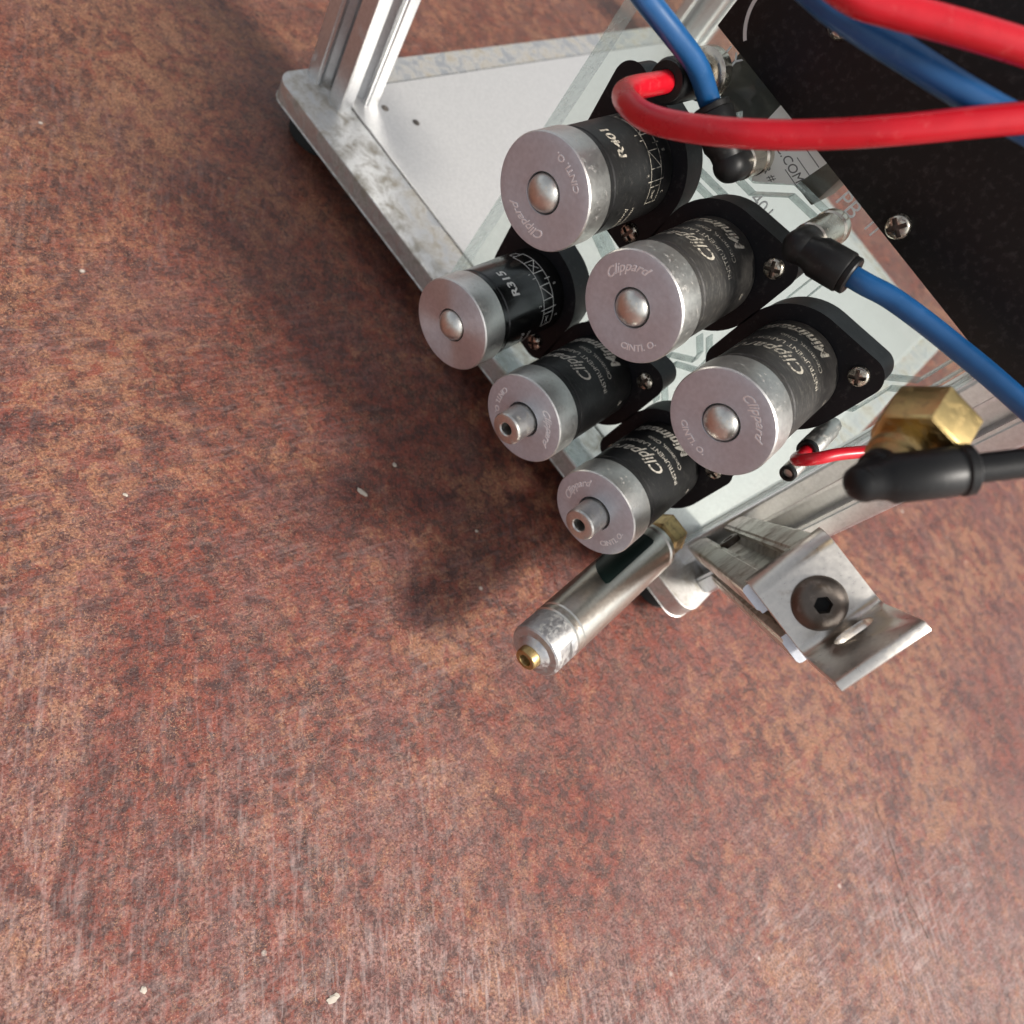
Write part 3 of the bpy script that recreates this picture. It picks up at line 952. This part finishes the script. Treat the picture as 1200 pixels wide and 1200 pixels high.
D_E1 = Vector((-12.9, 0, 5.0)).normalized(); D_E2 = Vector((12.0, 0, 4.6)).normalized()
elbow(-39.5, 129.3, 171.5, D_E1, 12.5, 'black elbow fitting half hidden under the red tube, feeding the blue tube from above')
elbow(-15.2, 132.4, 167.0, D_E2, 12.2, 'black elbow fitting with nickel base beside the engraved PB, feeding the right blue tube')
e = empty('straight_fitting', (-61, AY0, 132.3), 'black straight fitting beside the topmost valve where the red tube ends', 'tube fitting', 'black push-in tube fittings on the clear panel')
bm = bmesh.new()
lathe(bm, [(5.6, .05), (5.7, .5), (5.7, 3.4), (5.0, 3.9), (4.2, 4.1), (4.2, 8)], n=40)
obj('nickel_base', bm, MAT['nickel'], e, smooth=30)
bm = bmesh.new()
lathe(bm, [(4.0, 7.5), (4.7, 8.0), (4.7, 18), (4.4, 18.6), (4.1, 19), (4.1, 19.8), (2.5, 20), (2.45, 19)], n=40)
obj('body', bm, MAT['black'], e, smooth=35)

# ------------------------------------------------------------------ tubes
def pipe(name, pts, r, mat, label):
    bm = bmesh.new()
    o = Vector(pts[0])
    tube(bm, [Vector(p) - o for p in pts], r)
    ob = obj(name, bm, mat, None, tuple(o), smooth=60)
    return tag(ob, label, 'tube', 'plastic air tubes')


pipe('air_tube', [(-61, 168, 132.3), (-61, 160, 132.4), (-60.6, 152, 133.0), (-58.4, 144, 134.8), (-53.8, 137.2, 137.8), (-47.6, 133.0, 141.2), (-40.4, 131.6, 146.3), (-32.5, 132.6, 152.6), (-24.9, 136.1, 159.2), (-16.7, 140.7, 167.4), (-7.3, 148.9, 177.2), (4, 160, 188)],
     2.35, MAT['red'], 'bright red air tube looping in front of the black control plate')
k1 = Vector((-39.5, 171.5, 129.3)) + D_E1 * 11
k1b = Vector((-39.5, 171.5, 129.3)) + D_E1 * 14.5
pipe('air_tube', [tuple(k1), tuple(k1b), (-58.0, 166.5, 139.0), (-63.5, 159.5, 142.3), (-69.5, 152.2, 145.4), (-76.0, 142.5, 150.0), (-84, 130, 156)],
     2.35, MAT['blue'], 'blue air tube rising past the red loop to the top edge of the picture')
k2 = Vector((-15.2, 167, 132.4)) + D_E2 * 11
k2b = Vector((-15.2, 167, 132.4)) + D_E2 * 16
pipe('air_tube', [tuple(k2), tuple(k2b), (6.3, 168.8, 140.0), (20, 171.0, 142.4), (42, 172.0, 146), (110, 172, 156)], 2.3, MAT['blue'], 'blue air tube leaving the elbow beside the engraved PB')
pipe('air_tube', [(-60, 138, 172), (-51.1, 139.5, 169.9), (-39.5, 141.4, 170.5), (-32.5, 143.3, 171.6), (-26.5, 145.2, 172.8), (-12, 150, 175.8), (6, 158, 180)],
     2.35, MAT['blue'], 'dark blue air tube crossing the black control plate in its shade')
pipe('air_tube', [(-56, 128, 172), (-43.7, 132.0, 174.2), (-34.7, 135.1, 175.4), (-29.3, 138.1, 177.5), (-19.1, 144.5, 182.0), (-4, 154, 188)],
     2.35, MAT['red'], 'red air tube cutting across the top corner of the picture')
pipe('air_tube', [(23.4, 174, 102.5), (23.3, 167.0, 102.6), (22.8, 162.6, 103.3), (22.6, 158.6, 105.6), (23.2, 156.4, 108.6), (24.6, 157.0, 111.4), (26.6, 160.6, 113.6), (30, 166, 116)],
     1.45, MAT['red'], 'short thin red tube bent over into the small steel fitting')

# ------------------------------------------------------------------ small push fittings low on the panel edge
def barb(x, z, r, tip, label):
    e = empty('push_fitting', (x, AY0, z), label, 'tube fitting', 'small steel push fittings near the panel edge')
    k = AY0 - tip
    bm = bmesh.new()
    lathe(bm, [(r * .8, 0.05), (r * .8, 3), (r, 3.4), (r, k - 1.4), (r * .92, k - 1.0)], n=36)
    obj('steel_sleeve', bm, MAT['plunger'], e, smooth=30)
    bm = bmesh.new()
    lathe(bm, [(r * .9, k - 1.6), (r * .98, k - 1.2), (r * .98, k - .3), (r * .85, k), (r * .62, k), (r * .55, k - .4), (r * .55, k - 3), (0, k - 3.1)], n=36)
    obj('collet', bm, MAT['black'], e, smooth=30)
    return e


barb(26.2, 92.8, 2.25, 170.6, 'small open steel push fitting with empty black mouth')
barb(23.4, 102.5, 2.75, 168.6, 'small steel push fitting with the thin red tube in it')

# ------------------------------------------------------------------ black control plate
cb = empty('control_plate', (-10, 183.3, 141.1), 'large flat black control plate fixed across the top of the clear panel', 'control plate')
bm = bmesh.new(); box(bm, -55.2, 66, -1.8, 1.95, 0, 56, 0.3)
obj('face_plate', bm, MAT['blackbox'], cb, smooth=30)
for sx, sz in ((-34.4, 18.0), (4.1, 3.4)):
    o = screw(cb, sx, -1.85, sz, 0.4)
    o.scale = (1.05, 1, 1.05)
bm = bmesh.new()
P = arc(-43.0, 10.0, 8.6, 172, 236, 14)
Q = arc(-43.0, 10.0, 9.4, 236, 172, 14)
prism(bm, P + Q, (0, -1.86, 0), (1, 0, 0), (0, 0, 1), (0, 0.04, 0))
obj('printed_arc', bm, MAT['white_print'], cb)

# ------------------------------------------------------------------ brass fitting with black end, close to the lens
bf = empty('brass_fitting', (23.6, 116.8, 145.4), 'out of focus brass hex fitting with a black elbow end near the panel edge', 'brass fitting')
bdir = Vector((-0.16, 0.86, 0.20)).normalized()
bm = bmesh.new()
lathe(bm, [(4.0, -4.5), (4.0, 0.4), (4.6, .8), (4.6, 2.0), (3.9, 2.4), (3.9, 4.6), (5.4, 5.2), (5.4, 13)], (1.2, 0.5, 0.4), bdir, 32)
obj('barrel', bm, MAT['brass_old'], bf, smooth=30)
bm = bmesh.new()
lathe(bm, [(7.0, 3.4), (7.6, 3.9), (7.6, 11.5), (7.0, 12)], (2.4, 1.4, 1.6), bdir, 6)
bevel_sharp(bm, 0.3, 30, 2)
obj('hex_nut', bm, MAT['brass'], bf, smooth=20)
bm = bmesh.new()
edir = Vector((0.52, 0.66, 0.60)).normalized()
eo = Vector((0.2, -7.2, -0.7))
lathe(bm, [(3.05 * math.sin(R(t)), -3.05 * math.cos(R(t))) for t in range(0, 91, 15)] + [(3.05, 1.5), (3.3, 3.2), (3.9, 4.2), (3.9, 13), (3.7, 13.3), (3.7, 13.9), (4.0, 14.2), (4.0, 15.4), (3.6, 15.8), (2.3, 15.9), (2.3, 120)], eo, edir, 36)
lathe(bm, [(3.0, -1), (3.0, 3.4), (3.5, 3.8), (3.5, 5.4)], eo, (Vector((1.2, 0.5, 0.4)) - eo + bdir * 0.5).normalized(), 32)
obj('black_elbow', bm, MAT['black'], bf, smooth=40)

# ------------------------------------------------------------------ debris and crack on the floor
FL = [(-43.6, 121.8, 2.0, 0.7, 20, 'largest pale flake on the red floor left of the air cylinder'), (-46.1, 137.7, .8, .7, 0, 'round pale speck on the red floor just above the largest flake'),
      (-13.1, 148.1, .6, .5, 40, 'pale speck in the soft shadow beside the air cylinder'), (27.4, 4.7, .7, .6, 0, 'pale speck near the bottom left corner of the picture'),
      (58.8, 33.2, 1.4, .8, 70, 'pale flake near the bottom edge of the picture'), (-75, 63, .8, .35, 30, 'small pale flake at the left edge of the picture')]
for x, y, a, b, t, lab in FL:
    bm = bmesh.new()
    bmesh.ops.create_icosphere(bm, subdivisions=2, radius=1)
    for v in bm.verts:
        k = 1 + random.uniform(-.35, .35)
        v.co = Vector((v.co.x * a * k, v.co.y * b * k, v.co.z * .22 * k))
    bmesh.ops.rotate(bm, verts=bm.verts, cent=(0, 0, 0), matrix=Matrix.Rotation(R(t), 3, 'Z'))
    tag(obj('paint_flake', bm, MAT['flake'], None, (x, y, 0.15), smooth=30), lab, 'flake', 'pale flakes scattered on the floor')
bm = bmesh.new()
pts = [(131.2, 250.8), (134, 247), (136, 245.5), (139.3, 241.7), (146, 238), (149, 232), (157, 224), (164.2, 217), (170, 216.4), (176, 212.4), (190, 203), (205, 199)]
cur = []
for (x0, y0), (x1, y1) in zip(pts, pts[1:]):
    for i in range(6):
        t = i / 6
        cur.append((x0 + (x1 - x0) * t + random.uniform(-.5, .5), y0 + (y1 - y0) * t + random.uniform(-.5, .5)))
prev = None
for i, (x, y) in enumerate(cur):
    wd = random.uniform(.05, .22) * (1.6 if i % 13 < 3 else 1)
    q = (bm.verts.new((x - wd, y - wd, 0.02)), bm.verts.new((x + wd, y + wd, 0.02)))
    if prev: bm.faces.new((prev[0], prev[1], q[1], q[0]))
    prev = q
ck = obj('floor_crack', bm, MAT['crack'])
tag(ck, 'thin dark crack in the red floor', kind='structure')
